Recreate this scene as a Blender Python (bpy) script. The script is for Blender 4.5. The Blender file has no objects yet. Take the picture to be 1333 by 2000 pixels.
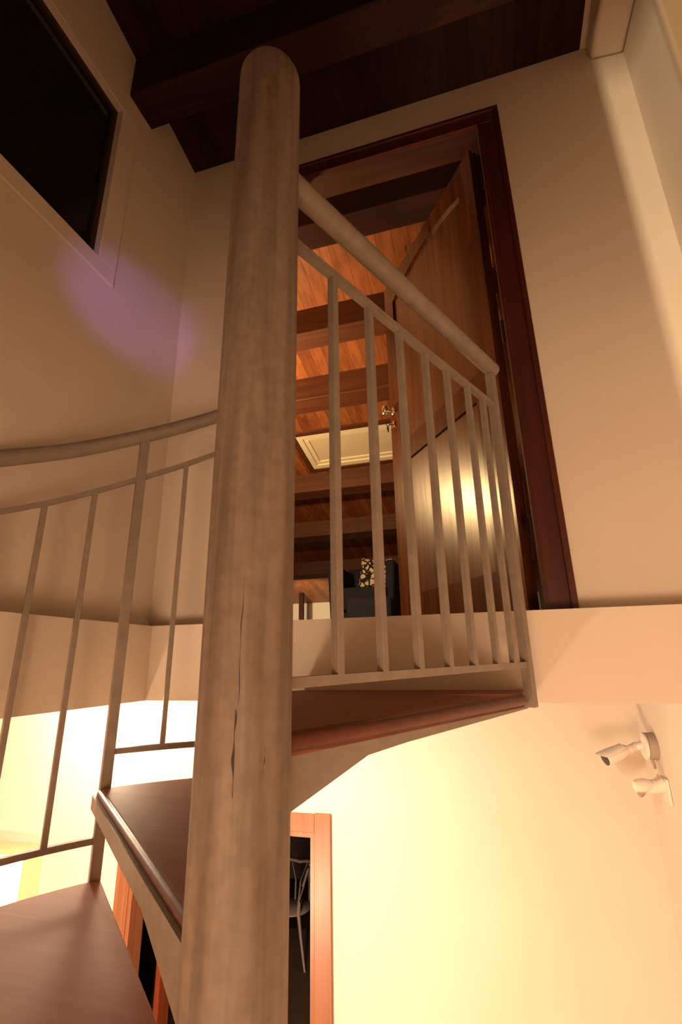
import bpy, bmesh, math, random
from mathutils import Vector, Matrix
random.seed(4)
E = 3.06                       # eye height above the lower floor; all z below are given from the eye
C = bpy.context.scene.collection
SC = bpy.context.scene

# ------------------------------------------------------------------ camera
yaw, pitch, roll = -0.27510937, 0.30259097, -0.01753124
fw = Vector((math.sin(yaw)*math.cos(pitch), math.cos(yaw)*math.cos(pitch), math.sin(pitch)))
rt = Vector((math.cos(yaw), -math.sin(yaw), 0)); up = rt.cross(fw)
c_, s_ = math.cos(roll), math.sin(roll)
r2 = c_*rt + s_*up; u2 = -s_*rt + c_*up
cam = bpy.data.cameras.new('camera'); cam.sensor_fit = 'VERTICAL'; cam.sensor_height = 36; cam.sensor_width = 24
cam.lens = 929.7/2000*36; cam.clip_start = 0.02
co = bpy.data.objects.new('camera', cam); C.objects.link(co)
m = Matrix((r2, u2, -fw)).transposed().to_4x4(); m.translation = (0, 0, E)
co.matrix_world = m
SC.camera = co

# ------------------------------------------------------------------ world, exposure, lights
SC.view_settings.view_transform = 'Standard'; SC.view_settings.look = 'None'
SC.view_settings.gamma = 1; SC.view_settings.use_curve_mapping = False
SC.view_settings.exposure = -0.18
w = bpy.data.worlds.new('night'); SC.world = w; w.use_nodes = True
w.node_tree.nodes['Background'].inputs[0].default_value = (0.02, 0.012, 0.008, 1)
w.node_tree.nodes['Background'].inputs[1].default_value = 0.10

def point(name, loc, power, color, radius=.05):
    l = bpy.data.lights.new(name, 'POINT'); l.energy = power; l.color = color; l.shadow_soft_size = radius
    o = bpy.data.objects.new(name, l); C.objects.link(o); o.location = (loc[0], loc[1], loc[2]+E); return o
def spot(name, loc, target, power, color, angle, radius=.03, blend=.6):
    l = bpy.data.lights.new(name, 'SPOT'); l.energy = power; l.color = color; l.spot_size = math.radians(angle)
    l.shadow_soft_size = radius; l.spot_blend = blend
    o = bpy.data.objects.new(name, l); C.objects.link(o); o.location = (loc[0], loc[1], loc[2]+E)
    d = Vector(target)-Vector(loc); o.rotation_euler = d.to_track_quat('-Z', 'Y').to_euler(); return o
def area(name, loc, target, power, color, sx, sy):
    l = bpy.data.lights.new(name, 'AREA'); l.energy = power; l.color = color; l.shape = 'RECTANGLE'; l.size = sx; l.size_y = sy
    o = bpy.data.objects.new(name, l); C.objects.link(o); o.location = (loc[0], loc[1], loc[2]+E)
    d = Vector(target)-Vector(loc); o.rotation_euler = d.to_track_quat('-Z', 'Y').to_euler(); return o
spot('wall_wash_light', (-1.35, 1.62, -.15), (-2.3, 3.24, -1.15), 310, (1, .72, .49), 168, .04, .8)   # wall washing downlight under the lower ceiling
spot('wall_wash_light', (.02, 1.76, -.135), (.3, 3.24, -1.6), 36, (1, .72, .48), 160, .03, .8)      # added fill, unseen source, brightens the right of the lower wall
point('lower_left_fill', (-2.75, 2.65, -.17), 85, (1, .76, .52), .05)      # added fill that blows out the lower left wall
point('ceiling_spot_spill', (-1.35, 1.66, -.16), 11, (1, .74, .48), .05)
point('lower_room_light', (-.6, -2.1, -1.4), 120, (1, .66, .40), .42)           # lamp of the lower room, behind the photographer
point('lower_side_fill', (.40, -1.9, -1.5), 225, (1, .65, .40), .5)            # added soft fill for the left wall and slab edge
point('table_lamp_light', (-1.95, .85, -2.3), 280, (1, .68, .43), .12)         # low lamp to the left of the stairs
point('upper_room_light', (-1.85, 2.40, 1.22), 175, (1, .62, .27), .05)          # lamp of the attic room, left of the doorway
spot('attic_far_light', (-2.9, 6.6, .75), (-2.6, 8.6, .55), 130, (1, .74, .42), 90, .05, .6)  # added spot, unseen source, to brighten the low knee wall
area('slit_light', (-.70, -1.30, 1.2), (.72, 1.55, 1.3), 78, (1, .74, .44), .016, .14)   # added light behind the front wall's slit, throws the bright strip at right
spot('purple_patch_spot', (-.2, -.2, .8), (-1.21, 1.30, 1.34), 52, (.5, .25, 1), 17, .01, 1)  # added coloured spot that makes the purple patch on the left wall

# ------------------------------------------------------------------ helpers
def obj(name, bm, mat, parent=None, smooth=False, label=None, bevel=0):
    off = Vector((0, 0, E))
    if parent is not None:
        off = Vector((0, 0, E)) - Vector(parent['_o'])
    bmesh.ops.translate(bm, verts=bm.verts, vec=off)
    bmesh.ops.recalc_face_normals(bm, faces=bm.faces)
    me = bpy.data.meshes.new(name); bm.to_mesh(me); bm.free()
    me.materials.append(mat)
    if smooth:
        for p in me.polygons: p.use_smooth = True
        if hasattr(me, 'set_sharp_from_angle'): me.set_sharp_from_angle(angle=math.radians(38))
    o = bpy.data.objects.new(name, me); C.objects.link(o)
    if parent is not None:
        o.parent = parent; o['_o'] = parent['_o']
    if label: o['label'] = label
    if bevel:
        b = o.modifiers.new('bevel', 'BEVEL'); b.width = bevel; b.segments = 3; b.limit_method = 'ANGLE'
    return o
def thing(name, label, cat, loc, group=None):
    o = bpy.data.objects.new(name, None); C.objects.link(o); o.empty_display_size = .1
    o.location = (loc[0], loc[1], loc[2]+E); o['_o'] = (loc[0], loc[1], loc[2]+E)
    o['label'] = label; o['category'] = cat
    if group: o['group'] = group
    return o
def tag(o, label, cat, group=None):
    o['label'] = label; o['category'] = cat
    if group: o['group'] = group
    return o
def struct(name, bm, mat, **k):
    o = obj(name, bm, mat, **k); o['kind'] = 'structure'; return o
def B(): return bmesh.new()
def box(bm, x0, x1, y0, y1, z0, z1):
    v = [bm.verts.new((x, y, z)) for x in (x0, x1) for y in (y0, y1) for z in (z0, z1)]
    for f in ((0,1,3,2),(4,6,7,5),(0,4,5,1),(2,3,7,6),(0,2,6,4),(1,5,7,3)): bm.faces.new([v[i] for i in f])
    return v
def prism(bm, pts, d):
    """extrude polygon pts (list of 3-vectors) by vector d"""
    d = Vector(d); a = [bm.verts.new(p) for p in pts]; b = [bm.verts.new(Vector(p)+d) for p in pts]; n = len(pts)
    bm.faces.new(a); bm.faces.new(b[::-1])
    for i in range(n): bm.faces.new((a[i], b[i], b[(i+1) % n], a[(i+1) % n]))
def tube(bm, path, rad, n=16, caps=True, square=False, upv=(0,0,1)):
    path = [Vector(p) for p in path]; rings = []
    for i, p in enumerate(path):
        t = (path[min(i+1, len(path)-1)] - path[max(i-1, 0)]).normalized()
        u = Vector(upv)
        if abs(t.dot(u)) > .95: u = Vector((0, 1, 0)) if upv == (0,0,1) else Vector((0,0,1))
        a = t.cross(u).normalized(); b = a.cross(t).normalized()
        r = rad[i] if isinstance(rad, (list, tuple)) else rad
        if square:
            rx, ry = (r if isinstance(r, tuple) else (r, r))
            ring = [p + a*sx*rx + b*sy*ry for sx, sy in ((-1,-1),(1,-1),(1,1),(-1,1))]
        else:
            ring = [p + a*math.cos(2*math.pi*k/n)*r + b*math.sin(2*math.pi*k/n)*r for k in range(n)]
        rings.append([bm.verts.new(q) for q in ring])
    m_ = len(rings[0])
    for i in range(len(rings)-1):
        for k in range(m_): bm.faces.new((rings[i][k], rings[i][(k+1) % m_], rings[i+1][(k+1) % m_], rings[i+1][k]))
    if caps: bm.faces.new(rings[0][::-1]); bm.faces.new(rings[-1])
def lathe(bm, base, axis, prof, n=32):
    """prof = [(radius, height along axis)]"""
    ax = Vector(axis).normalized(); u = Vector((0,0,1)) if abs(ax.z) < .9 else Vector((1,0,0))
    a = ax.cross(u).normalized(); b = ax.cross(a); base = Vector(base); rings = []
    for r, h in prof:
        r = max(r, 1e-4)
        rings.append([bm.verts.new(base + ax*h + a*math.cos(2*math.pi*k/n)*r + b*math.sin(2*math.pi*k/n)*r) for k in range(n)])
    for i in range(len(rings)-1):
        for k in range(n): bm.faces.new((rings[i][k], rings[i][(k+1) % n], rings[i+1][(k+1) % n], rings[i+1][k]))
    bm.faces.new(rings[0][::-1]); bm.faces.new(rings[-1])
def orient(bm, o, ax, ay, az, x0, x1, y0, y1, z0, z1):
    o, ax, ay, az = Vector(o), Vector(ax), Vector(ay), Vector(az)
    v = [bm.verts.new(o + ax*x + ay*y + az*z) for x in (x0, x1) for y in (y0, y1) for z in (z0, z1)]
    for f in ((0,1,3,2),(4,6,7,5),(0,4,5,1),(2,3,7,6),(0,2,6,4),(1,5,7,3)): bm.faces.new([v[i] for i in f])

# ------------------------------------------------------------------ materials
def mat(name, col, rough=.6, metal=0, noise=0, nscale=8, stretch=(1,1,1), col2=None, bump=0, bscale=60, spec=None):
    m = bpy.data.materials.new(name); m.use_nodes = True; N = m.node_tree.nodes; L = m.node_tree.links
    b = N['Principled BSDF']; b.inputs['Roughness'].default_value = rough; b.inputs['Metallic'].default_value = metal
    b.inputs['Base Color'].default_value = (*col, 1)
    if spec is not None: b.inputs['Specular IOR Level'].default_value = spec
    tc = N.new('ShaderNodeTexCoord'); mp = N.new('ShaderNodeMapping'); mp.inputs['Scale'].default_value = stretch
    L.new(tc.outputs['Object'], mp.inputs[0])
    if noise or col2:
        n = N.new('ShaderNodeTexNoise'); n.inputs['Scale'].default_value = nscale; n.inputs['Detail'].default_value = 6
        L.new(mp.outputs[0], n.inputs['Vector'])
        r = N.new('ShaderNodeValToRGB'); r.color_ramp.elements[0].position = .3; r.color_ramp.elements[1].position = .72
        c2 = col2 or tuple(max(0, x*(1-noise)) for x in col)
        r.color_ramp.elements[0].color = (*c2, 1); r.color_ramp.elements[1].color = (*col, 1)
        L.new(n.outputs['Fac'], r.inputs[0]); L.new(r.outputs[0], b.inputs['Base Color'])
    if bump:
        n2 = N.new('ShaderNodeTexNoise'); n2.inputs['Scale'].default_value = bscale; n2.inputs['Detail'].default_value = 4
        L.new(mp.outputs[0], n2.inputs['Vector'])
        bp = N.new('ShaderNodeBump'); bp.inputs['Strength'].default_value = bump; bp.inputs['Distance'].default_value = .01
        L.new(n2.outputs['Fac'], bp.inputs['Height']); L.new(bp.outputs[0], b.inputs['Normal'])
    return m
def wood(name, c1, c2, axis='X', rough=.4, board=None, board_axis='X', knots=True, scale=1.0, coat=0, spec=None):
    """procedural grain running along axis; optional board joints every `board` m along board_axis"""
    m = bpy.data.materials.new(name); m.use_nodes = True; N = m.node_tree.nodes; L = m.node_tree.links
    b = N['Principled BSDF']; b.inputs['Roughness'].default_value = rough
    if spec is not None: b.inputs['Specular IOR Level'].default_value = spec
    if coat: b.inputs['Coat Weight'].default_value = coat; b.inputs['Coat Roughness'].default_value = .25
    tc = N.new('ShaderNodeTexCoord'); mp = N.new('ShaderNodeMapping')
    st = {'X': (.7, 14, 14), 'Y': (14, .7, 14), 'Z': (14, 14, .7)}[axis]
    mp.inputs['Scale'].default_value = tuple(x*scale for x in st); L.new(tc.outputs['Object'], mp.inputs[0])
    n = N.new('ShaderNodeTexNoise'); n.inputs['Scale'].default_value = 2.2; n.inputs['Detail'].default_value = 8; n.inputs['Distortion'].default_value = .6
    L.new(mp.outputs[0], n.inputs['Vector'])
    r = N.new('ShaderNodeValToRGB'); r.color_ramp.elements[0].position = .32; r.color_ramp.elements[1].position = .68
    r.color_ramp.elements[0].color = (*c2, 1); r.color_ramp.elements[1].color = (*c1, 1)
    L.new(n.outputs['Fac'], r.inputs[0]); out = r.outputs[0]
    def mul(a, fac_socket):
        mx = N.new('ShaderNodeMix'); mx.data_type = 'RGBA'; mx.blend_type = 'MULTIPLY'; mx.inputs[0].default_value = 1
        L.new(a, mx.inputs[6]); L.new(fac_socket, mx.inputs[7]); return mx.outputs[2]
    if knots:
        mp2 = N.new('ShaderNodeMapping'); st2 = {'X': (2, 7, 7), 'Y': (7, 2, 7), 'Z': (7, 7, 2)}[axis]
        mp2.inputs['Scale'].default_value = st2; L.new(tc.outputs['Object'], mp2.inputs[0])
        vo = N.new('ShaderNodeTexVoronoi'); vo.inputs['Scale'].default_value = 1.3; L.new(mp2.outputs[0], vo.inputs['Vector'])
        kr = N.new('ShaderNodeValToRGB'); kr.color_ramp.elements[0].position = .04; kr.color_ramp.elements[1].position = .12
        kr.color_ramp.elements[0].color = (.3, .22, .2, 1); kr.color_ramp.elements[1].color = (1, 1, 1, 1)
        L.new(vo.outputs['Distance'], kr.inputs[0]); out = mul(out, kr.outputs[0])
    if board:
        sp = N.new('ShaderNodeSeparateXYZ'); L.new(tc.outputs['Object'], sp.inputs[0])
        def M(op, a, v=None):
            q = N.new('ShaderNodeMath'); q.operation = op; L.new(a, q.inputs[0])
            if v is not None: q.inputs[1].default_value = v
            return q.outputs[0]
        d = M('DIVIDE', sp.outputs[board_axis], board); fr = M('FRACT', d); fl = M('FLOOR', d)
        cr = N.new('ShaderNodeValToRGB'); e = cr.color_ramp.elements
        e[0].position = .0; e[0].color = (.08, .05, .04, 1); e[1].position = .045; e[1].color = (1, 1, 1, 1)
        L.new(fr, cr.inputs[0]); out = mul(out, cr.outputs[0])
        wn = N.new('ShaderNodeTexWhiteNoise'); wn.noise_dimensions = '1D'; L.new(fl, wn.inputs['W'])
        br = N.new('ShaderNodeValToRGB'); br.color_ramp.elements[0].color = (.62, .55, .5, 1); br.color_ramp.elements[1].color = (1, 1, 1, 1)
        L.new(wn.outputs['Value'], br.inputs[0]); out = mul(out, br.outputs[0])
    L.new(out, b.inputs['Base Color'])
    bp = N.new('ShaderNodeBump'); bp.inputs['Strength'].default_value = .12; bp.inputs['Distance'].default_value = .004
    L.new(n.outputs['Fac'], bp.inputs['Height']); L.new(bp.outputs[0], b.inputs['Normal'])
    return m
PLASTER = mat('cream_plaster', (.70, .61, .515), .9, noise=.05, nscale=2.5, bump=.08, bscale=40)
SKIRT = mat('white_plaster', (.74, .66, .56), .85, bump=.05, bscale=40)
STEEL = mat('grey_brown_painted_steel', (.25, .20, .162), .5, 0, noise=.22, nscale=30, bump=.12, bscale=120)
TREADW = wood('brown_tread_wood', (.28, .088, .052), (.235, .07, .041), 'X', .62, knots=False)
NOSEW = wood('red_brown_nosing_wood', (.13, .03, .014), (.08, .018, .009), 'X', .45, knots=False, spec=.25)
BOARDS = wood('dark_ceiling_boards', (.04, .012, .008), (.022, .008, .006), 'Y', .7, spec=.15, board=.0935, board_axis='X')
ATTIC = wood('attic_ceiling_boards', (.42, .15, .055), (.25, .08, .028), 'Y', .5, board=.0935, board_axis='X')
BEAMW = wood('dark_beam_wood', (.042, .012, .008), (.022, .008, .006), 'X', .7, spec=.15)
ABEAM = wood('attic_beam_wood', (.12, .036, .013), (.07, .02, .008), 'X', .6)
FRAMEW = wood('dark_red_frame_wood', (.075, .014, .008), (.04, .009, .006), 'Z', .38)
HEADW = wood('brown_jamb_wood', (.06, .02, .009), (.035, .012, .006), 'X', .45)
LEAFW = wood('door_leaf_wood', (.085, .025, .008), (.03, .008, .003), 'Z', .28, spec=.35)
PANELW = wood('door_panel_wood', (.095, .032, .010), (.04, .012, .005), 'Z', .31, spec=.5)
LOWW = wood('orange_casing_wood', (.26, .10, .047), (.19, .068, .031), 'Z', .35, knots=False)
LEAFRED = wood('red_brown_leaf_wood', (.20, .04, .015), (.13, .025, .01), 'Z', .4, knots=False)
NAVY = mat('navy_velvet', (.018, .022, .045), .9, noise=.3, nscale=20, bump=.2, bscale=200)
CHROME = mat('polished_nickel', (.85, .80, .70), .12, 1)
WHITEP = mat('white_plastic', (.80, .70, .62), .45, noise=.03)
GREYP = mat('grey_plastic', (.36, .28, .22), .55)
BLACKP = mat('black_plastic', (.02, .015, .015), .25)
GLASSD = mat('dark_night_glass', (.012, .011, .008), .12, spec=.4)
REDW = wood('thin_red_window_wood', (.035, .01, .007), (.02, .007, .005), 'Z', .5, knots=False)
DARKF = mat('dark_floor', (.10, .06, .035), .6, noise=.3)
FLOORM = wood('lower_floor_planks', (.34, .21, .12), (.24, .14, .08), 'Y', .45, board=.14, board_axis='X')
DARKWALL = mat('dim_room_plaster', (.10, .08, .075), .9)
ATTICWALL = wood('attic_wall_cladding', (.22, .10, .05), (.14, .06, .03), 'Z', .7)  # kept dark so the unseen attic walls bounce less light
SKYFR = mat('cream_skylight_frame', (.88, .82, .66), .5)
BLIND = mat('cream_blind_fabric', (.74, .67, .52), .8, bump=.1)
CHAIRM = mat('pale_grey_chair_paint', (.30, .24, .22), .5)
def emis(name, col, st):
    m = bpy.data.materials.new(name); m.use_nodes = True; b = m.node_tree.nodes['Principled BSDF']
    b.inputs['Base Color'].default_value = (.9, .85, .75, 1); b.inputs['Emission Color'].default_value = (*col, 1); b.inputs['Emission Strength'].default_value = st
    return m
GLOW = emis('glowing_paper', (1, .86, .62), 7)
PALEW = mat('pale_lamp_wood', (.80, .55, .32), .5)
# central column paint: pale, vertically streaked, with a worn dark seam
def column_mat():
    m = bpy.data.materials.new('weathered_column_paint'); m.use_nodes = True; N = m.node_tree.nodes; L = m.node_tree.links
    b = N['Principled BSDF']; b.inputs['Roughness'].default_value = .62
    tc = N.new('ShaderNodeTexCoord')
    mp = N.new('ShaderNodeMapping'); mp.inputs['Scale'].default_value = (26, 26, 1.6); L.new(tc.outputs['Object'], mp.inputs[0])
    n = N.new('ShaderNodeTexNoise'); n.inputs['Scale'].default_value = 1.6; n.inputs['Detail'].default_value = 9; n.inputs['Distortion'].default_value = .4; L.new(mp.outputs[0], n.inputs[0])
    r = N.new('ShaderNodeValToRGB'); r.color_ramp.elements[0].position = .30; r.color_ramp.elements[1].position = .62
    r.color_ramp.elements[0].color = (.115, .082, .063, 1); r.color_ramp.elements[1].color = (.225, .168, .132, 1); L.new(n.outputs[0], r.inputs[0])
    n3 = N.new('ShaderNodeTexNoise'); n3.inputs['Scale'].default_value = 55; n3.inputs['Detail'].default_value = 5; L.new(tc.outputs['Object'], n3.inputs[0])
    r3 = N.new('ShaderNodeValToRGB'); r3.color_ramp.elements[0].position = .35; r3.color_ramp.elements[1].position = .6
    r3.color_ramp.elements[0].color = (.84, .82, .80, 1); r3.color_ramp.elements[1].color = (1, 1, 1, 1); L.new(n3.outputs[0], r3.inputs[0])
    mx = N.new('ShaderNodeMix'); mx.data_type = 'RGBA'; mx.blend_type = 'MULTIPLY'; mx.inputs[0].default_value = 1
    L.new(r.outputs[0], mx.inputs[6]); L.new(r3.outputs[0], mx.inputs[7])
    L.new(mx.outputs[2], b.inputs['Base Color'])
    bp = N.new('ShaderNodeBump'); bp.inputs['Strength'].default_value = .2; bp.inputs['Distance'].default_value = .003
    L.new(n3.outputs[0], bp.inputs['Height']); L.new(bp.outputs[0], b.inputs['Normal'])
    return m
COLUMN = column_mat()
SEAM = mat('dark_worn_seam', (.035, .02, .015), .8)

# ------------------------------------------------------------------ setting: upper stairwell
XL, XR, YB, YF = -1.21, .79, 1.58, -.40
S = -.165
def roofz(y): return 2.453 + S*(y-YB)
OX0, OX1, OZ0, OZ1 = -.735, .196, .13, 2.19       # upper doorway
# fascia = edge of the upper floor slab round the stairwell, walls above stand a little back
bm = B(); box(bm, -1.135-.6, XR+.25, 1.50, YB+.25, -.12, .13); struct('wall_slab_back', bm, PLASTER)
bm = B(); box(bm, -1.735, -1.135, YF, 1.50, -.12, .13); struct('wall_slab_left', bm, PLASTER)
bm = B()
box(bm, XL, OX0-.04, YB, YB+.13, .13, 2.9); box(bm, OX1+.04, XR, YB, YB+.13, .13, 2.9)
box(bm, OX0-.04, OX1+.04, YB, YB+.13, OZ1+.04, 2.9); struct('wall_back', bm, PLASTER)
# left wall with the window hole
WY0, WY1, WZ0, WZ1 = .05, 1.082, 1.417, 2.170
bm = B()
box(bm, XL-.12, XL, YF, YB+.13, .13, WZ0); box(bm, XL-.12, XL, YF, YB+.13, WZ1, 3.1)
box(bm, XL-.12, XL, YF, WY0, WZ0, WZ1); box(bm, XL-.12, XL, WY1, YB+.13, WZ0, WZ1); struct('wall_left', bm, PLASTER)
bm = B(); box(bm, XR, XR+.12, -3.4, 3.40, -3.06, 3.1); struct('wall_right', bm, PLASTER)
bm = B(); box(bm, XL-.12, -.314, YF-.10, YF, -.12, 3.1); box(bm, -.186, XR, YF-.10, YF, -.12, 3.1); box(bm, -.314, -.186, YF-.10, YF, 1.55, 3.1); struct('wall_front', bm, PLASTER)  # unseen wall; its narrow slit is shaped to cast the bright strip
# wood ceiling
bm = B()
y0, y1 = YF-.1, YB+.13
prism(bm, [(XL, y0, roofz(y0)), (XL, y1, roofz(y1)), (XL, y1, roofz(y1)+.05), (XL, y0, roofz(y0)+.05)], (.64-XL, 0, 0))
struct('ceiling', bm, BOARDS)
bm = B(); prism(bm, [(.64, -3.4, roofz(-3.4)), (.64, YB, roofz(YB)), (.64, YB, roofz(YB)+.05), (.64, -3.4, roofz(-3.4)+.05)], (XR-.64, 0, 0))
struct('ceiling_white', bm, SKIRT)
for (ya, yb, lab) in ((1.105, 1.25, 'dark wooden ceiling beam nearest the upper door wall'), (.40, .55, 'dark wooden ceiling beam above the column, second from the door wall')):
    bm = B(); zb = 2.292 + S*(ya-1.18)*.4
    prism(bm, [(XL, ya, zb), (XL, yb, zb), (XL, yb, roofz(yb)+.02), (XL, ya, roofz(ya)+.02)], (.64-XL, 0, 0))
    tag(obj('ceiling_beam', bm, BEAMW, bevel=.006), lab, 'beam', 'dark ceiling beams above the stairwell')
# white boxed beam along the right wall
bm = B(); prism(bm, [(.668, -.4, 2.368), (XR-.002, -.4, 2.352), (XR-.002, -.4, 2.68), (.645, -.4, 2.68)], (0, YB+.4-.001, 0))
tag(obj('boxed_beam', bm, PLASTER, bevel=.012, smooth=True), 'white plastered boxed beam running along the top of the right wall', 'beam')

# ------------------------------------------------------------------ window in the left wall
bm = B()
for a in ((WY0-.085, WY1+.085, WZ0-.066, WZ0), (WY0-.085, WY1+.085, WZ1, WZ1+.07)): box(bm, XL-.001, XL+.008, *a)
for a in ((WY0-.085, WY0, WZ0, WZ1), (WY1, WY1+.085, WZ0, WZ1)): box(bm, XL-.001, XL+.008, *a)
wroot = bpy.data.objects.new('window_1', None); C.objects.link(wroot); wroot['_o'] = (XL, .57, WZ0+E); wroot.location = wroot['_o']; wroot['kind'] = 'structure'
obj('plaster_surround', bm, PLASTER, wroot, bevel=.003)
bm = B(); t = .022
box(bm, XL-.05, XL-.02, WY0, WY1, WZ0, WZ0+t); box(bm, XL-.05, XL-.02, WY0, WY1, WZ1-t, WZ1)
box(bm, XL-.05, XL-.02, WY0, WY0+t, WZ0+t, WZ1-t); box(bm, XL-.05, XL-.02, WY1-t, WY1, WZ0+t, WZ1-t)
obj('window_frame', bm, REDW, wroot)
bm = B(); box(bm, XL-.042, XL-.034, WY0+t-.004, WY1-t+.004, WZ0+t-.004, WZ1-t+.004); obj('glass_pane', bm, GLASSD, wroot)

# ------------------------------------------------------------------ upper doorway
droot = bpy.data.objects.new('door_1', None); C.objects.link(droot); droot['_o'] = (-.27, YB, .13+E); droot.location = droot['_o']; droot['kind'] = 'structure'
def casing(x0, x1, m_in, m_out, z0, z1, lintel):
    pass
bm = B(); box(bm, OX1-.006, OX1+.086, YB-.022, YB, .13, OZ1-.02); box(bm, OX1+.066, OX1+.086, YB-.032, YB-.02, .13, OZ1+.03); box(bm, OX1-.006, OX1+.006, YB-.027, YB-.02, .13, OZ1-.02)
obj('door_casing', bm, FRAMEW, droot, bevel=.003)
bm = B(); box(bm, OX0-.086, OX0+.006, YB-.022, YB, .13, OZ1-.02); box(bm, OX0-.086, OX0-.066, YB-.032, YB-.02, .13, OZ1+.03)
obj('door_casing', bm, FRAMEW, droot, bevel=.003)
bm = B(); box(bm, OX0-.086, OX1+.086, YB-.022, YB, OZ1-.02, OZ1+.05); box(bm, OX0-.086, OX1+.086, YB-.032, YB-.02, OZ1+.032, OZ1+.05)
obj('door_casing', bm, FRAMEW, droot, bevel=.003)
bm = B(); box(bm, OX1, OX1+.04, YB, YB+.13, .13, OZ1); obj('jamb', bm, FRAMEW, droot)
bm = B(); box(bm, OX0-.04, OX0, YB, YB+.13, .13, OZ1); obj('jamb', bm, FRAMEW, droot)
bm = B(); box(bm, OX0-.04, OX1+.04, YB, YB+.13, OZ1, OZ1+.04); obj('door_head', bm, HEADW, droot)
# the open leaf, hinged on the right, swung into the attic room
lx, ly = -.583, .8125; nx, ny = -.8125, -.583
A0 = Vector((.150, 1.622, .14)); al = Vector((lx, ly, 0)); an = Vector((nx, ny, 0)); az = Vector((0, 0, 1))
LW, LH, LT = .887, 1.985, .042
def archz(u):   # top line of the upper panel
    k = (u-.445)/.345; return 1.892 - .062*k*k
def leaf_pt(u, z, d): return A0 + al*u + az*z - an*(-d)
lower = (.14, .772, .148, .818); upl = (.103, .787, .93)
bm = B()
# solid core, then stiles and rails standing proud of it on both faces
orient(bm, A0, al, an, az, 0.004, LW-.004, -LT+.014, -.014, .004, LH-.004)
for d0, d1 in ((-.014, 0), (-LT, -LT+.014)):
    orient(bm, A0, al, an, az, 0, lower[0], d0, d1, 0, upl[2]); orient(bm, A0, al, an, az, lower[1], LW, d0, d1, 0, upl[2])
    orient(bm, A0, al, an, az, 0, upl[0], d0, d1, upl[2], LH); orient(bm, A0, al, an, az, upl[1], LW, d0, d1, upl[2], LH)
    orient(bm, A0, al, an, az, lower[0], lower[1], d0, d1, 0, lower[2]); orient(bm, A0, al, an, az, lower[0], lower[1], d0, d1, lower[3], upl[2])
    n = 16
    for i in range(n):
        u0 = upl[0] + (upl[1]-upl[0])*i/n; u1 = upl[0] + (upl[1]-upl[0])*(i+1)/n
        prism(bm, [A0+al*u0+an*d0+az*archz(u0), A0+al*u1+an*d0+az*archz(u1), A0+al*u1+an*d0+az*LH, A0+al*u0+an*d0+az*LH], an*(d1-d0))
lf = obj('door_leaf', bm, LEAFW, droot, label='open panelled leaf with an arched upper panel')
g = .001
bm = B(); orient(bm, A0, al, an, az, lower[0]+g, lower[1]-g, -.0142, -.012, lower[2]+g, lower[3]-g); obj('door_panel', bm, PANELW, lf)
bm = B(); pts = [A0+al*(upl[0]+g)+az*(upl[2]+g)-an*.0142, A0+al*(upl[1]-g)+az*(upl[2]+g)-an*.0142]
for i in range(17):
    u = upl[1]-g - (upl[1]-upl[0]-2*g)*i/16; pts.append(A0+al*u+az*(archz(u)-g)-an*.0142)
prism(bm, pts, an*.002); obj('door_panel', bm, PANELW, lf)
# handle and lock
K = A0 + al*.852 + az*1.152
bm = B(); lathe(bm, K, an, [(.024, -.001), (.025, .004), (.021, .008), (.008, .010), (.007, .030), (.012, .036), (.024, .044), (.029, .054), (.027, .062), (.016, .067), (.001, .068)], 28)
obj('door_knob', bm, CHROME, lf, smooth=True)
K2 = A0 + al*.852 + az*1.072
bm = B(); lathe(bm, K2, an, [(.023, -.001), (.024, .004), (.020, .008), (.006, .009), (.001, .0092)], 28); obj('escutcheon', bm, CHROME, lf, smooth=True)
bm = B(); tube(bm, [K2+an*.005, K2+an*.03], .0025, 8)
q = K2+an*.036; ring = [q + an*math.cos(a)*.010 + az*math.sin(a)*.011 for a in [2*math.pi*i/16 for i in range(17)]]
tube(bm, ring, .0022, 6, caps=False); obj('key', bm, SEAM, lf, smooth=True)
bm = B(); q = K2+an*.036-az*.013; tube(bm, [q, q-az*.006+an*.002, q-az*.034], [.003, .007, .003], 8); obj('key_fob', bm, SEAM, lf, smooth=True)
for zz in (.22, 1.0, 1.76):
    bm = B(); tube(bm, [A0+Vector((.042, .014, zz)), A0+Vector((.042, .014, zz+.09))], .007, 10); obj('hinge', bm, SEAM, lf, smooth=True)

# ------------------------------------------------------------------ attic room beyond the doorway
AY0, AY1, AX0, AX1 = YB+.13, 8.6, -4.4, 1.6
SA = -.20
def az_(y): return 2.453 + SA*(y-YB)
bm = B(); box(bm, AX0, AX1, 1.83, AY1+.2, -.12, .13); struct('floor_attic', bm, DARKF)
bm = B(); box(bm, AX0-.1, AX0, AY0, AY1+.2, .13, 2.7); struct('wall_attic_left', bm, ATTICWALL)
bm = B(); box(bm, AX1, AX1+.1, AY0, AY1+.2, .13, 2.7); struct('wall_attic_right', bm, PLASTER)
bm = B(); box(bm, AX0, AX1, AY1, AY1+.1, .13, 1.2); struct('wall_attic_knee', bm, SKIRT)
bm = B(); box(bm, AX0, XL, AY0, AY0+.08, .13, 2.6); box(bm, XR, AX1, AY0, AY0+.08, .13, 2.6); struct('wall_attic_front', bm, ATTICWALL)
bm = B()
SX0, SX1, SY0, SY1 = -1.50, -.10, 3.77, 4.32      # skylight opening
def slab(x0, x1, ya, yb):
    prism(bm, [(x0, ya, az_(ya)), (x0, yb, az_(yb)), (x0, yb, az_(yb)+.05), (x0, ya, az_(ya)+.05)], (x1-x0, 0, 0))
slab(AX0, AX1, AY0-.0, SY0); slab(AX0, SX0, SY0, SY1); slab(SX1, AX1, SY0, SY1); slab(AX0, AX1, SY1, AY1+.1)
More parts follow.
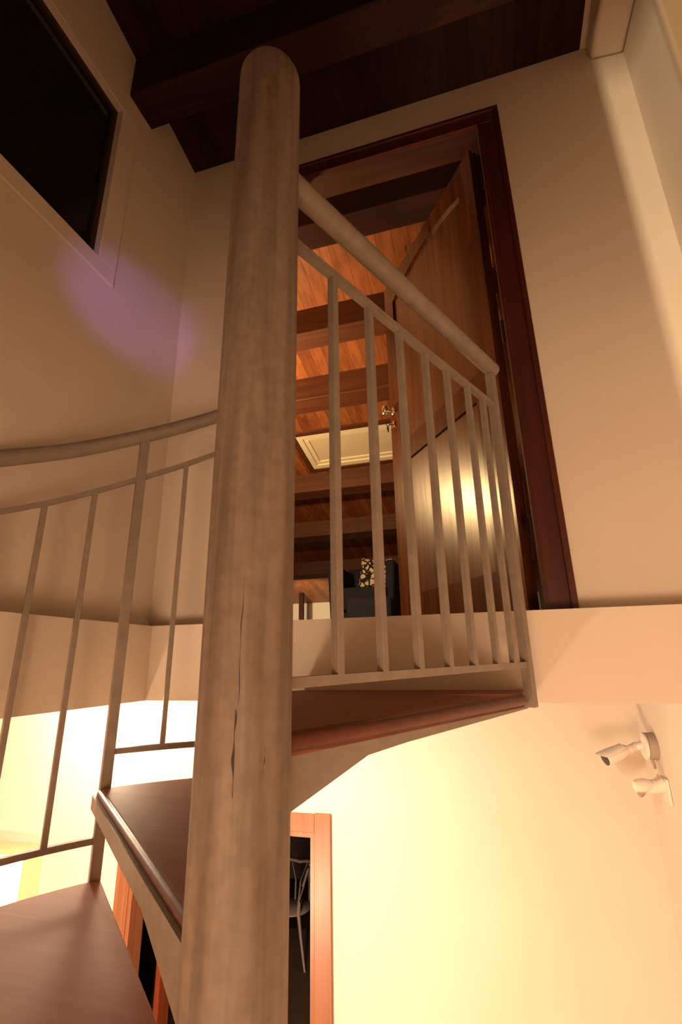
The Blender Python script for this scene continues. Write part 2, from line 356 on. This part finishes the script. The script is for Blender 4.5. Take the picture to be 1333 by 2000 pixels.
struct('ceiling_attic', bm, ATTIC)
names = ['just inside the doorway', 'second from the doorway', 'third, in front of the skylight', 'just beyond the skylight', 'above the blue armchair', 'farthest back over the low wall']
for i, (ya, yb) in enumerate(((1.84, 1.98), (2.50, 2.64), (3.10, 3.26), (4.42, 4.58), (5.45, 5.62), (6.70, 6.88))):
    bm = B(); h = .19
    prism(bm, [(AX0, ya, az_(ya)-h), (AX0, yb, az_(yb)-h), (AX0, yb, az_(yb)+.01), (AX0, ya, az_(ya)+.01)], (AX1-AX0, 0, 0))
    tag(obj('attic_beam', bm, ABEAM if i else BEAMW, bevel=.006), 'dark wooden beam across the attic ceiling, ' + names[i], 'beam', 'beams across the attic room ceiling')  # nearest beam gets the darker wood to stand in for its shade
# skylight: frame, inner moulding, blind
sk = thing('skylight', 'cream framed skylight with closed blind in the attic ceiling', 'skylight', (-.8, 4.0, az_(4.0)))
def ring_on_roof(bm, x0, x1, ya, yb, w, up0, up1):
    for (a, b, c, d) in ((x0, x1, ya, ya+w), (x0, x1, yb-w, yb), (x0, x0+w, ya+w, yb-w), (x1-w, x1, ya+w, yb-w)):
        prism(bm, [(a, c, az_(c)+up0), (a, d, az_(d)+up0), (a, d, az_(d)+up1), (a, c, az_(c)+up1)], (b-a, 0, 0))
bm = B(); ring_on_roof(bm, SX0, SX1, SY0, SY1, .055, -.012, .05); obj('outer_frame', bm, SKYFR, sk, bevel=.003)
bm = B(); ring_on_roof(bm, SX0-.05, SX1+.05, SY0-.045, SY1+.045, .044, -.02, .0); obj('trim_board', bm, ABEAM, sk, label='brown wooden trim')
bm = B(); ring_on_roof(bm, SX0+.055, SX1-.055, SY0+.055, SY1-.055, .045, -.001, .055); obj('sash', bm, SKYFR, sk, bevel=.004)
bm = B(); x0, x1, ya, yb = SX0+.09, SX1-.09, SY0+.09, SY1-.09
prism(bm, [(x0, ya, az_(ya)+.010), (x0, yb, az_(yb)+.010), (x0, yb, az_(yb)+.048), (x0, ya, az_(ya)+.048)], (x1-x0, 0, 0)); obj('blind', bm, BLIND, sk)
# armchair
ac = thing('armchair', 'navy blue upholstered armchair in the attic room behind the stair railing', 'armchair', (-1.2, 5.2, .13))
def rbox(name, m, par, x0, x1, y0, y1, z0, z1, bev, lab=None):
    bm = B(); box(bm, x0, x1, y0, y1, z0, z1); return obj(name, bm, m, par, bevel=bev, label=lab, smooth=True)
for k, (xa, xb, xa0, xb0) in enumerate(((-1.575, -1.475, -1.535, -1.44), (-.92, -.82, -.955, -.86))):
    bm = B(); prism(bm, [(xa0, 4.95, .20), (xb0, 4.95, .20), (xb, 4.97, 1.03), (xa, 4.97, 1.03)], (0, .72, 0))
    obj('arm', bm, NAVY, ac, bevel=.03, smooth=True)
rbox('backrest', NAVY, ac, -1.50, -.90, 5.50, 5.68, .22, 1.05, .04)
rbox('seat_cushion', NAVY, ac, -1.48, -.92, 4.90, 5.5, .50, .745, .035)
rbox('base', NAVY, ac, -1.46, -.94, 4.98, 5.5, .20, .50, .01)
for px in (-1.43, -.97):
    for py in (5.0, 5.6):
        bm = B(); tube(bm, [(px, py, .13), (px, py, .21)], [.016, .022], 10); obj('leg', bm, BEAMW, ac, smooth=True)
fs = thing('footstool', 'dark blue padded footstool standing in front of the navy armchair', 'footstool', (-1.04, 4.3, .13))
rbox('padded_top', NAVY, fs, -1.23, -.78, 4.45, 4.80, .24, .575, .05)
for px in (-1.19, -.82):
    for py in (4.49, 4.76):
        bm = B(); tube(bm, [(px, py, .13), (px, py, .25)], [.014, .018], 10); obj('leg', bm, BEAMW, fs, smooth=True)
# patterned cushion
def cushion():
    bm = B(); n = 18; w_, h_, t_ = .185, .20, .055; f = []
    for sgn in (-1, 1):
        g_ = [[None]*(n+1) for _ in range(n+1)]
        for i in range(n+1):
            for j in range(n+1):
                u, v = -1+2*i/n, -1+2*j/n
                th = t_*max(0, (1-u**4)*(1-v**4))**.5
                px_ = u*w_*(1-.06*(1-v*v)); pz_ = v*h_*(1-.08*(1-u*u))
                g_[i][j] = bm.verts.new((px_, sgn*th, pz_))
        for i in range(n):
            for j in range(n): bm.faces.new((g_[i][j], g_[i+1][j], g_[i+1][j+1], g_[i][j+1]))
    bmesh.ops.remove_doubles(bm, verts=bm.verts, dist=1e-5)
    bmesh.ops.rotate(bm, verts=bm.verts, cent=(0,0,0), matrix=Matrix.Rotation(math.radians(-16), 3, 'X') @ Matrix.Rotation(math.radians(5), 3, 'Y'))
    bmesh.ops.translate(bm, verts=bm.verts, vec=(-1.11, 5.33, .945))
    m = bpy.data.materials.new('black_and_cream_leaf_print'); m.use_nodes = True; N = m.node_tree.nodes; L = m.node_tree.links
    b = N['Principled BSDF']; b.inputs['Roughness'].default_value = .9
    tc = N.new('ShaderNodeTexCoord'); mp = N.new('ShaderNodeMapping'); mp.inputs['Scale'].default_value = (26, 8, 26); L.new(tc.outputs['Object'], mp.inputs[0])
    nz = N.new('ShaderNodeTexNoise'); nz.inputs['Scale'].default_value = .9; nz.inputs['Distortion'].default_value = 1.6; L.new(mp.outputs[0], nz.inputs[0])
    vo = N.new('ShaderNodeTexVoronoi'); vo.inputs['Scale'].default_value = 1.1; vo.feature = 'DISTANCE_TO_EDGE'
    mx0 = N.new('ShaderNodeMix'); mx0.data_type = 'VECTOR'; mx0.inputs[0].default_value = .45; L.new(mp.outputs[0], mx0.inputs[4]); L.new(nz.outputs['Color'], mx0.inputs[5]); L.new(mx0.outputs[1], vo.inputs[0])
    r = N.new('ShaderNodeValToRGB'); r.color_ramp.interpolation = 'CONSTANT'; r.color_ramp.elements[0].color = (.018, .014, .02, 1); r.color_ramp.elements[1].position = .13; r.color_ramp.elements[1].color = (.85, .74, .52, 1)
    L.new(vo.outputs['Distance'], r.inputs[0]); L.new(r.outputs[0], b.inputs['Base Color'])
    return obj('cushion', bm, m, smooth=True)
tag(cushion(), 'black and cream leaf patterned cushion resting in the navy armchair', 'cushion')
bm = B(); box(bm, -3.065, -2.985, 8.0, 8.06, .13, 1.16)
tag(obj('dark_post', bm, BEAMW), 'dark wooden post against the lit low wall of the attic', 'post')

# ------------------------------------------------------------------ lower room
LY = 3.24; LX0 = -4.8
D0, D1, DZ = -2.395, -1.145, -1.045      # opening edges
bm = B(); box(bm, LX0, XR+.12, -3.4, LY+.12, -3.16, -3.06); struct('floor', bm, FLOORM)
bm = B()
box(bm, LX0, D0-.02, LY, LY+.12, -3.06, -.12); box(bm, D1+.02, XR, LY, LY+.12, -3.06, -.12); box(bm, D0-.02, D1+.02, LY, LY+.12, DZ+.02, -.12)
struct('wall_lower_back', bm, PLASTER)
bm = B(); box(bm, LX0-.12, LX0, -3.4, LY+.12, -3.06, -.12); struct('wall_lower_left', bm, PLASTER)
bm = B(); box(bm, LX0, XR, -3.52, -3.4, -3.06, -.12); struct('wall_lower_front', bm, PLASTER)
bm = B(); box(bm, LX0, -1.735, -3.4, LY+.12, -.12, .0); box(bm, -1.735, XR, YB+.25, LY+.12, -.12, .0); box(bm, -1.735, XR, -3.4, YF, -.12, .0); struct('ceiling_lower', bm, PLASTER)
# lower doorway
dr = bpy.data.objects.new('door_2', None); C.objects.link(dr); dr['_o'] = (-1.77, LY, -3.06+E); dr.location = dr['_o']; dr['kind'] = 'structure'
CW = .105
bm = B(); box(bm, D1+.028, D1+.028+CW, LY-.022, LY, -3.06, DZ+.03+CW); obj('door_casing', bm, LOWW, dr, bevel=.003)
bm = B(); box(bm, D0-.028-CW, D0-.028, LY-.022, LY, -3.06, DZ+.03+CW); obj('door_casing', bm, LOWW, dr, bevel=.003)
bm = B(); box(bm, D0-.027, D1+.027, LY-.020, LY, DZ+.03, DZ+.025+CW); obj('door_casing', bm, LOWW, dr, bevel=.002)
for (a, b_) in ((D0-.028, D0), (D1, D1+.028)):
    bm = B(); box(bm, a, b_, LY-.012, LY+.13, -3.06, DZ+.029); obj('jamb', bm, LOWW, dr)
bm = B(); box(bm, D0, D1, LY-.012, LY+.13, DZ, DZ+.029); obj('jamb', bm, LOWW, dr)
# glazed leaf folded back into the dim room
LR = LY+.13
bm = B()
H = Vector((D0+.03, LR+.03, -3.05)); dl = Vector((.10, .995, 0)); dn = Vector((.995, -.10, 0)); zz = Vector((0,0,1))
orient(bm, H, dl, dn, zz, .13, .24, -.02, .02, 0, 2.0); orient(bm, H, dl, dn, zz, .56, .62, -.02, .02, 0, 2.0)
orient(bm, H, dl, dn, zz, .24, .56, -.02, .02, 0, .3); orient(bm, H, dl, dn, zz, .24, .56, -.02, .02, 1.86, 2.0)
orient(bm, H, dl, dn, zz, 0, .13, -.02, .02, 1.86, 2.0); orient(bm, H, dl, dn, zz, 0, .13, -.02, .02, 0, .3)
lf2 = obj('door_leaf', bm, LEAFRED, dr, label='open leaf with red brown stiles and dark glass')
bm = B(); orient(bm, H, dl, dn, zz, .24, .56, -.004, .004, .3, 1.86); obj('glass_pane', bm, GLASSD, lf2)
bm = B(); orient(bm, H, dl, dn, zz, .405, .418, -.012, .012, .3, 1.86); obj('glazing_bar', bm, LEAFRED, lf2)
# dim room
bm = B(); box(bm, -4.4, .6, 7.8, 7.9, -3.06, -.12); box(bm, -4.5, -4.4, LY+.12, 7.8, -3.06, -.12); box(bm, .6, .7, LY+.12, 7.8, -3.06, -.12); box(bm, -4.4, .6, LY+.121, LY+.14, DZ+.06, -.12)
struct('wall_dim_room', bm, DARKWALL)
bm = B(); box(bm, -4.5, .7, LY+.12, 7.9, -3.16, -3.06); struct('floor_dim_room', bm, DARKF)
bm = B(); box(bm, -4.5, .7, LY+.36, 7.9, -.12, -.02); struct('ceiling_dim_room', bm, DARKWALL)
# pale wishbone chair in the dim room
ch = thing('dining_chair', 'pale bentwood dining chair in the dark room beyond the lower doorway', 'chair', (-2.33, 5.95, -3.06))
cx, cy, cz = -2.33, 5.95, -3.06
bm = B(); pts = []
for i in range(25):
    a = math.radians(-25 + 230*i/24); pts.append((cx+.235*math.cos(a), cy+.03+.22*math.sin(a), cz+.80+.05*abs(math.cos(a))))
tube(bm, pts, .016, 12); obj('back_rail', bm, CHAIRM, ch, smooth=True)
for sx in (-1, 1):
    bm = B(); tube(bm, [(cx+sx*.235, cy-.21, cz), (cx+sx*.17, cy-.16, cz+.26), (cx+sx*.13, cy-.13, cz+.46), (cx+sx*.135, cy-.12, cz+.56), (cx+sx*.17, cy-.10, cz+.70), (cx+sx*.214, cy-.065, cz+.845)], [.011, .015, .020, .018, .015, .013], 12); obj('leg', bm, CHAIRM, ch, smooth=True)
    bm = B(); tube(bm, [(cx+sx*.20, cy+.27, cz), (cx+sx*.14, cy+.20, cz+.46), (cx+sx*.13, cy+.235, cz+.80)], [.011, .019, .013], 12); obj('leg', bm, CHAIRM, ch, smooth=True)
    bm = B(); tube(bm, [(cx+sx*.02, cy+.16, cz+.46), (cx+sx*.03, cy+.20, cz+.62), (cx+sx*.09, cy+.245, cz+.80)], .010, 10); obj('back_splat', bm, CHAIRM, ch, smooth=True)
bm = B(); lathe(bm, (cx, cy+.01, cz+.435), (0,0,1), [(.19, 0), (.205, .008), (.205, .02), (.19, .03), (.001, .026)], 32); obj('seat', bm, CHAIRM, ch, smooth=True)

# ------------------------------------------------------------------ wall lantern, lower left
ln = thing('wall_lantern', 'glowing square lantern with a pale wooden frame at the lower left', 'lamp', (-3.4, 3.16, -1.50))
lx0, lx1, lz0, lz1, lyy = -3.62, -3.175, -1.72, -1.232, 3.10
bm = B(); t = .035
box(bm, lx0, lx1, lyy, lyy+.13, lz1-t, lz1); box(bm, lx0, lx1, lyy, lyy+.13, lz0, lz0+t)
box(bm, lx0, lx0+t, lyy, lyy+.13, lz0+t, lz1-t); box(bm, lx1-t, lx1, lyy, lyy+.13, lz0+t, lz1-t)
obj('lantern_frame', bm, PALEW, ln, bevel=.003)
bm = B(); box(bm, lx0+t-.003, lx1-t+.003, lyy+.012, lyy+.10, lz0+t-.003, lz1-t+.003); obj('lamp_shade', bm, GLOW, ln)

# ------------------------------------------------------------------ spiral staircase
PX, PY, RO = -.287, .570, .909
st = thing('spiral_staircase', 'spiral staircase with a thick pale column, wooden treads and grey brown bar railing', 'staircase', (PX, PY, -3.06))
def pol(th, r, z): a = math.radians(th); return Vector((PX+r*math.cos(a), PY+r*math.sin(a), z))
bm = B(); R0 = .0567
lathe(bm, (PX, PY, -3.06), (0,0,1), [(R0, 0), (R0, 1.2), (R0, 2.4), (R0, 3.3), (R0, 3.9), (R0, 3.06+1.050), (R0*.99, 3.06+1.062), (R0*.93, 3.06+1.071), (R0*.75, 3.06+1.076), (.001, 3.06+1.078)], 96)
colobj = obj('central_column', bm, COLUMN, st, smooth=True)
# worn seam on the column, slightly wavy thin crack
def seam(z0, z1, ang0, ang1, wmax, seed):
    rnd = random.Random(seed); bm = B(); n = 46; prev = None; ph = [rnd.random()*6 for _ in range(3)]
    for i in range(n+1):
        k = i/n; a = ang0+(ang1-ang0)*k + .5*math.sin(7*k+ph[0]) + .35*math.sin(19*k+ph[1])
        w_ = wmax*(.15+.85*abs(math.sin(6*k+ph[2]))**2.2)*math.sin(math.pi*min(1, max(0, k*.98+.01)))**.4
        z = z0+(z1-z0)*k; da = math.degrees(w_/2/R0)
        q = [bm.verts.new(pol(a+s*da, R0+.0004, z)) for s in (-1, 1)]
        if prev: bm.faces.new((prev[0], prev[1], q[1], q[0]))
        prev = q
    return obj('worn_seam', bm, SEAM, colobj, label='dark crack in the column paint')
seam(-.137, -.050, 286.5, 286, .0034, 3); seam(-.045, .10, 288.5, 289, .0012, 8); seam(-.118, -.09, 319, 321, .0012, 5)
# treads
ZT = [-.086, -.302, -.502, -.702, -.902, -1.102, -1.302, -1.502, -1.702]
TH = [64.5, 109, 139.2, 169.7, 200.2, 230.7, 261.2, 291.7, 322.2, 352.7]
def edge(th, off, r, z):   # point on a line parallel to the radius at th, shifted sideways by off (towards higher th)
    a = math.radians(th); return Vector((PX+r*math.cos(a)-off*math.sin(a), PY+r*math.sin(a)+off*math.cos(a), z))
def tread(zt, thT, thL, top=False):
    """thT trailing side (lower angle), thL leading side with nosing"""
    th = .034; pts = []
    if top:
        # last tread reaches to the wall; its open side under the guard rail is the edge at thT
        pts = [edge(thT, -.002, .02, zt), edge(thT, -.002, .86, zt), Vector((.088, 1.42, zt)), Vector((.102, 1.497, zt)), Vector((-.56, 1.497, zt))]
        a0 = math.degrees(math.atan2(1.40-PY, -.60-PX))
        for i in range(5): pts.append(pol(a0+(thL-a0)*i/4, .895, zt))
        pts.append(edge(thL, .0, .02, zt))
    else:
        pts = [edge(thT, -.01, .02, zt), edge(thT, -.01, .895, zt)]
        for i in range(1, 12): pts.append(pol(thT+(thL-thT)*i/12, .898, zt))
        pts += [edge(thL, .012, .895, zt), edge(thL, .012, .02, zt)]
    bm = B(); prism(bm, pts, (0, 0, -th))
    t = obj('tread', bm, TREADW, st, bevel=.003)
    e_th, sgn = (thT, -1) if top else (thL, 1)
    off = .005 if top else .012; rr = .0125 if top else .010
    L_ = .850 if top else .90
    a, b_ = edge(e_th, sgn*off, .045, zt-rr-.001), edge(e_th, sgn*off, L_, zt-rr-.001)
    bm = B(); tube(bm, [a, b_-(b_-a)*.012, b_], [rr, rr, rr*.6], 18); obj('nosing', bm, NOSEW, t, smooth=True, label='rounded red brown nosing' if top else None)
    # steel support plate under the edge, deeper towards the column
    o2 = off-.003 if top else .030
    prof = [(.04, -.022), (.880, -.022), (.880, -.036), (.34, -.047), (.235, -.052), (.04, -.104)]
    if not top: prof = [(.04, -.014), (.905, -.014), (.905, -.044), (.30, -.05), (.04, -.10)]
    bm = B(); prism(bm, [edge(e_th, sgn*o2, r, zt+z) for r, z in prof], edge(e_th, sgn*(o2-.012), 0, 0)-edge(e_th, sgn*o2, 0, 0))
    obj('support_plate', bm, STEEL, t)
    # second plate at the other side
    e2 = thL if top else thT
    bm = B(); prism(bm, [edge(e2, 0, r, zt+z) for r, z in ((.04, -.035), (.88, -.035), (.88, -.06), (.30, -.066), (.04, -.12))], edge(e2, -.010*sgn, 0, 0)-edge(e2, 0, 0, 0))
    obj('support_plate', bm, STEEL, t)
    return t
tread(ZT[0], TH[0], TH[1], True)
for i in range(1, 8): tread(ZT[i], TH[i], TH[i+1])
# outer railing heights as functions of angle
def hz(th):     # hand rail centre
    return .700 - (th-139.3)*.0086 if th <= 152 else .591 - (th-152)*.0076
def mz(th): return .553 - (th-139.3)*.0088 if th <= 152 else .441 - (th-152)*.0076
def arcpath(t0, t1, f, r=RO, n=None):
    n = n or max(2, int(abs(t1-t0)/2)); return [pol(t0+(t1-t0)*i/n, r, f(t0+(t1-t0)*i/n)) for i in range(n+1)]
bm = B(); tube(bm, arcpath(110.2, 262, hz), .0222, 22); obj('handrail', bm, STEEL, st, smooth=True, label='curved round outer handrail')
bm = B(); tube(bm, arcpath(111, 261, mz), .0072, 8, square=True); obj('railing_bar', bm, STEEL, st)
posts = [111, 139.3, 169.8, 200.3, 230.8, 261.3]
for i, th in enumerate(posts):
    zb = ZT[i+1]-.035 if i else -.40
    if i == 0: zb = ZT[1]-.05
    bm = B(); a = pol(th, RO, zb); b_ = pol(th, RO, hz(th)-.016)
    e = Vector((math.cos(math.radians(th)), math.sin(math.radians(th)), 0)); f = Vector((-e.y, e.x, 0))
    orient(bm, a, e, f, Vector((0,0,1)), -.013, .013, -.013, .013, 0, b_.z-a.z); obj('post', bm, STEEL, st, bevel=.002)
def bal(pt0, z0, z1, e, f, s=.0068):
    bm = B(); orient(bm, Vector((pt0[0], pt0[1], z0)), e, f, Vector((0,0,1)), -s, s, -s, s, 0, z1-z0); obj('baluster', bm, STEEL, st, bevel=.0015)
for i in range(5):
    t0, t1 = posts[i], posts[i+1]; zb = ZT[i+1]+.083
    bm = B(); tube(bm, arcpath(t0+.5, t1-.5, lambda t: zb), .0072, 8, square=True); obj('railing_bar', bm, STEEL, st)
    for k in (1, 2, 3):
        th = t0+(t1-t0)*k/4
        if i == 0: th = (115.5, 123.2, 130.9)[k-1]
        e = Vector((math.cos(math.radians(th)), math.sin(math.radians(th)), 0)); f = Vector((-e.y, e.x, 0))
        p = pol(th, RO, 0); bal(p, zb, mz(th), e, f)
# straight guard rail from the column to the wall
G = Vector((.105, 1.39, 0)); g0 = Vector((PX, PY, 0)); gd = (G-g0).normalized(); gn = Vector((-gd.y, gd.x, 0))
def gp(s, z): return g0 + gd*s + Vector((0, 0, z))
bm = B(); tube(bm, [gp(.03, .857), gp(.40, .866), gp(.935, .882)], .0228, 24); obj('handrail', bm, STEEL, st, smooth=True, label='straight handrail end by the upper door')
bm = B(); tube(bm, [gp(.04, .722), gp(.46, .726), gp(.925, .742)], .0078, 8, square=True); obj('railing_bar', bm, STEEL, st)
bm = B(); tube(bm, [gp(.04, -.028), gp(.915, -.018)], .0072, 8, square=True); obj('railing_bar', bm, STEEL, st)
bm = B(); orient(bm, gp(.909, -.122), gd, gn, Vector((0,0,1)), -.0125, .0125, -.0125, .0125, 0, .975); obj('post', bm, STEEL, st, bevel=.002)
for s in (.171, .284, .396, .506, .613, .730, .826):
    bm = B(); orient(bm, gp(s, -.026), gd, gn, Vector((0,0,1)), -.0075, .0075, -.0075, .0075, 0, .75+.018*s); obj('baluster', bm, STEEL, st, bevel=.0015)

# ------------------------------------------------------------------ security cameras on the right wall
def wallpt(y, z, out): return Vector((XR-out, y, z))
sc = thing('security_camera', 'white bullet security camera on a round grey box on the right wall', 'camera', (XR, 2.99, -.44))
bm = B(); lathe(bm, wallpt(2.99, -.44, -.001), (-1, 0, 0), [(.062, 0), (.064, .006), (.062, .040), (.058, .042)], 36); obj('junction_box', bm, GREYP, sc, smooth=True, label='grey round junction box')
bm = B(); lathe(bm, wallpt(2.99, -.44, .041), (-1, 0, 0), [(.058, 0), (.064, .004), (.064, .014), (.050, .020), (.02, .022)], 36); obj('mounting_ring', bm, WHITEP, sc, smooth=True)
b0 = wallpt(2.99, -.44, .06)
bm = B(); tube(bm, [b0, b0+Vector((-.035, 0, -.002)), b0+Vector((-.06, -.02, -.012))], [.022, .018, .017], 18); lathe(bm, b0+Vector((-.066, -.022, -.014)), (0, .3, 1), [(.001, -.02), (.014, -.016), (.021, -.006), (.021, .006), (.014, .016), (.001, .02)], 20); obj('arm', bm, WHITEP, sc, smooth=True)
bd = Vector((-.86, -.30, -.30)).normalized(); h0 = b0+Vector((-.07, -.024, -.012))
bm = B(); lathe(bm, h0, bd, [(.012, 0), (.024, .012), (.031, .05), (.034, .10), (.034, .135), (.0305, .1375)], 32); obj('camera_body', bm, WHITEP, sc, smooth=True)
bm = B(); lathe(bm, h0, bd, [(.0312, .137), (.0312, .1405), (.022, .1405), (.012, .1405), (.0115, .142), (.001, .1422)], 28); obj('lens', bm, BLACKP, sc, smooth=True)
# sun hood: half shell longer than the body
bm = B(); ax = bd; a_ = ax.cross(Vector((0,0,1))).normalized(); b__ = a_.cross(ax).normalized(); rows = []
for (h, r, spread) in ((.03, .034, 60), (.10, .038, 75), (.14, .038, 70), (.165, .037, 38), (.172, .036, 12)):
    rows.append([[h0+ax*h+(a_*math.sin(math.radians(t))+b__*math.cos(math.radians(t)))*rr for t in [(-spread+2*spread*i/12) for i in range(13)]] for rr in (r, r+.002)])
for side in (0, 1):
    vs = [[bm.verts.new(p) for p in row[side]] for row in rows]
    for i in range(4):
        for k in range(12): bm.faces.new((vs[i][k], vs[i][k+1], vs[i+1][k+1], vs[i+1][k]))
obj('hood', bm, WHITEP, sc, smooth=True)
bm = B(); tube(bm, [wallpt(2.97, -.49, .035), wallpt(2.96, -.515, .03), wallpt(2.95, -.535, .03)], .007, 10); obj('cable', bm, GREYP, sc, smooth=True)
# small sensor on a bracket below
se = thing('motion_sensor', 'small white sensor on a wall bracket below the security camera', 'sensor', (XR, 2.93, -.62))
bm = B()
prism(bm, [(XR-.001, 2.88, -.57), (XR-.001, 2.98, -.57), (XR-.001, 2.98, -.68), (XR-.001, 2.88, -.68)], (-.012, 0, 0)); obj('wall_plate', bm, WHITEP, se, bevel=.003)
bm = B(); tube(bm, [wallpt(2.93, -.60, .01), wallpt(2.93, -.612, .06), wallpt(2.92, -.62, .10)], [.034, .030, .026], 20); obj('bracket', bm, WHITEP, se, smooth=True)
bm = B(); lathe(bm, wallpt(2.92, -.60, .07), (-.95, -.2, -.1), [(.001, -.005), (.02, 0), (.028, .02), (.030, .06), (.024, .08), (.01, .086), (.001, .087)], 24); obj('sensor_head', bm, WHITEP, se, smooth=True)
bm = B(); lathe(bm, wallpt(2.91, -.635, .115), (-.8, -.3, -.5), [(.012, -.005), (.014, .012), (.012, .022), (.001, .024)], 20); obj('lens', bm, GREYP, se, smooth=True)
bm = B(); tube(bm, [wallpt(2.915, -.555, .03), wallpt(2.915, -.58, .045), wallpt(2.92, -.60, .05)], .006, 10); obj('cable', bm, GREYP, se, smooth=True)

for o in C.objects:
    if '_o' in o: del o['_o']
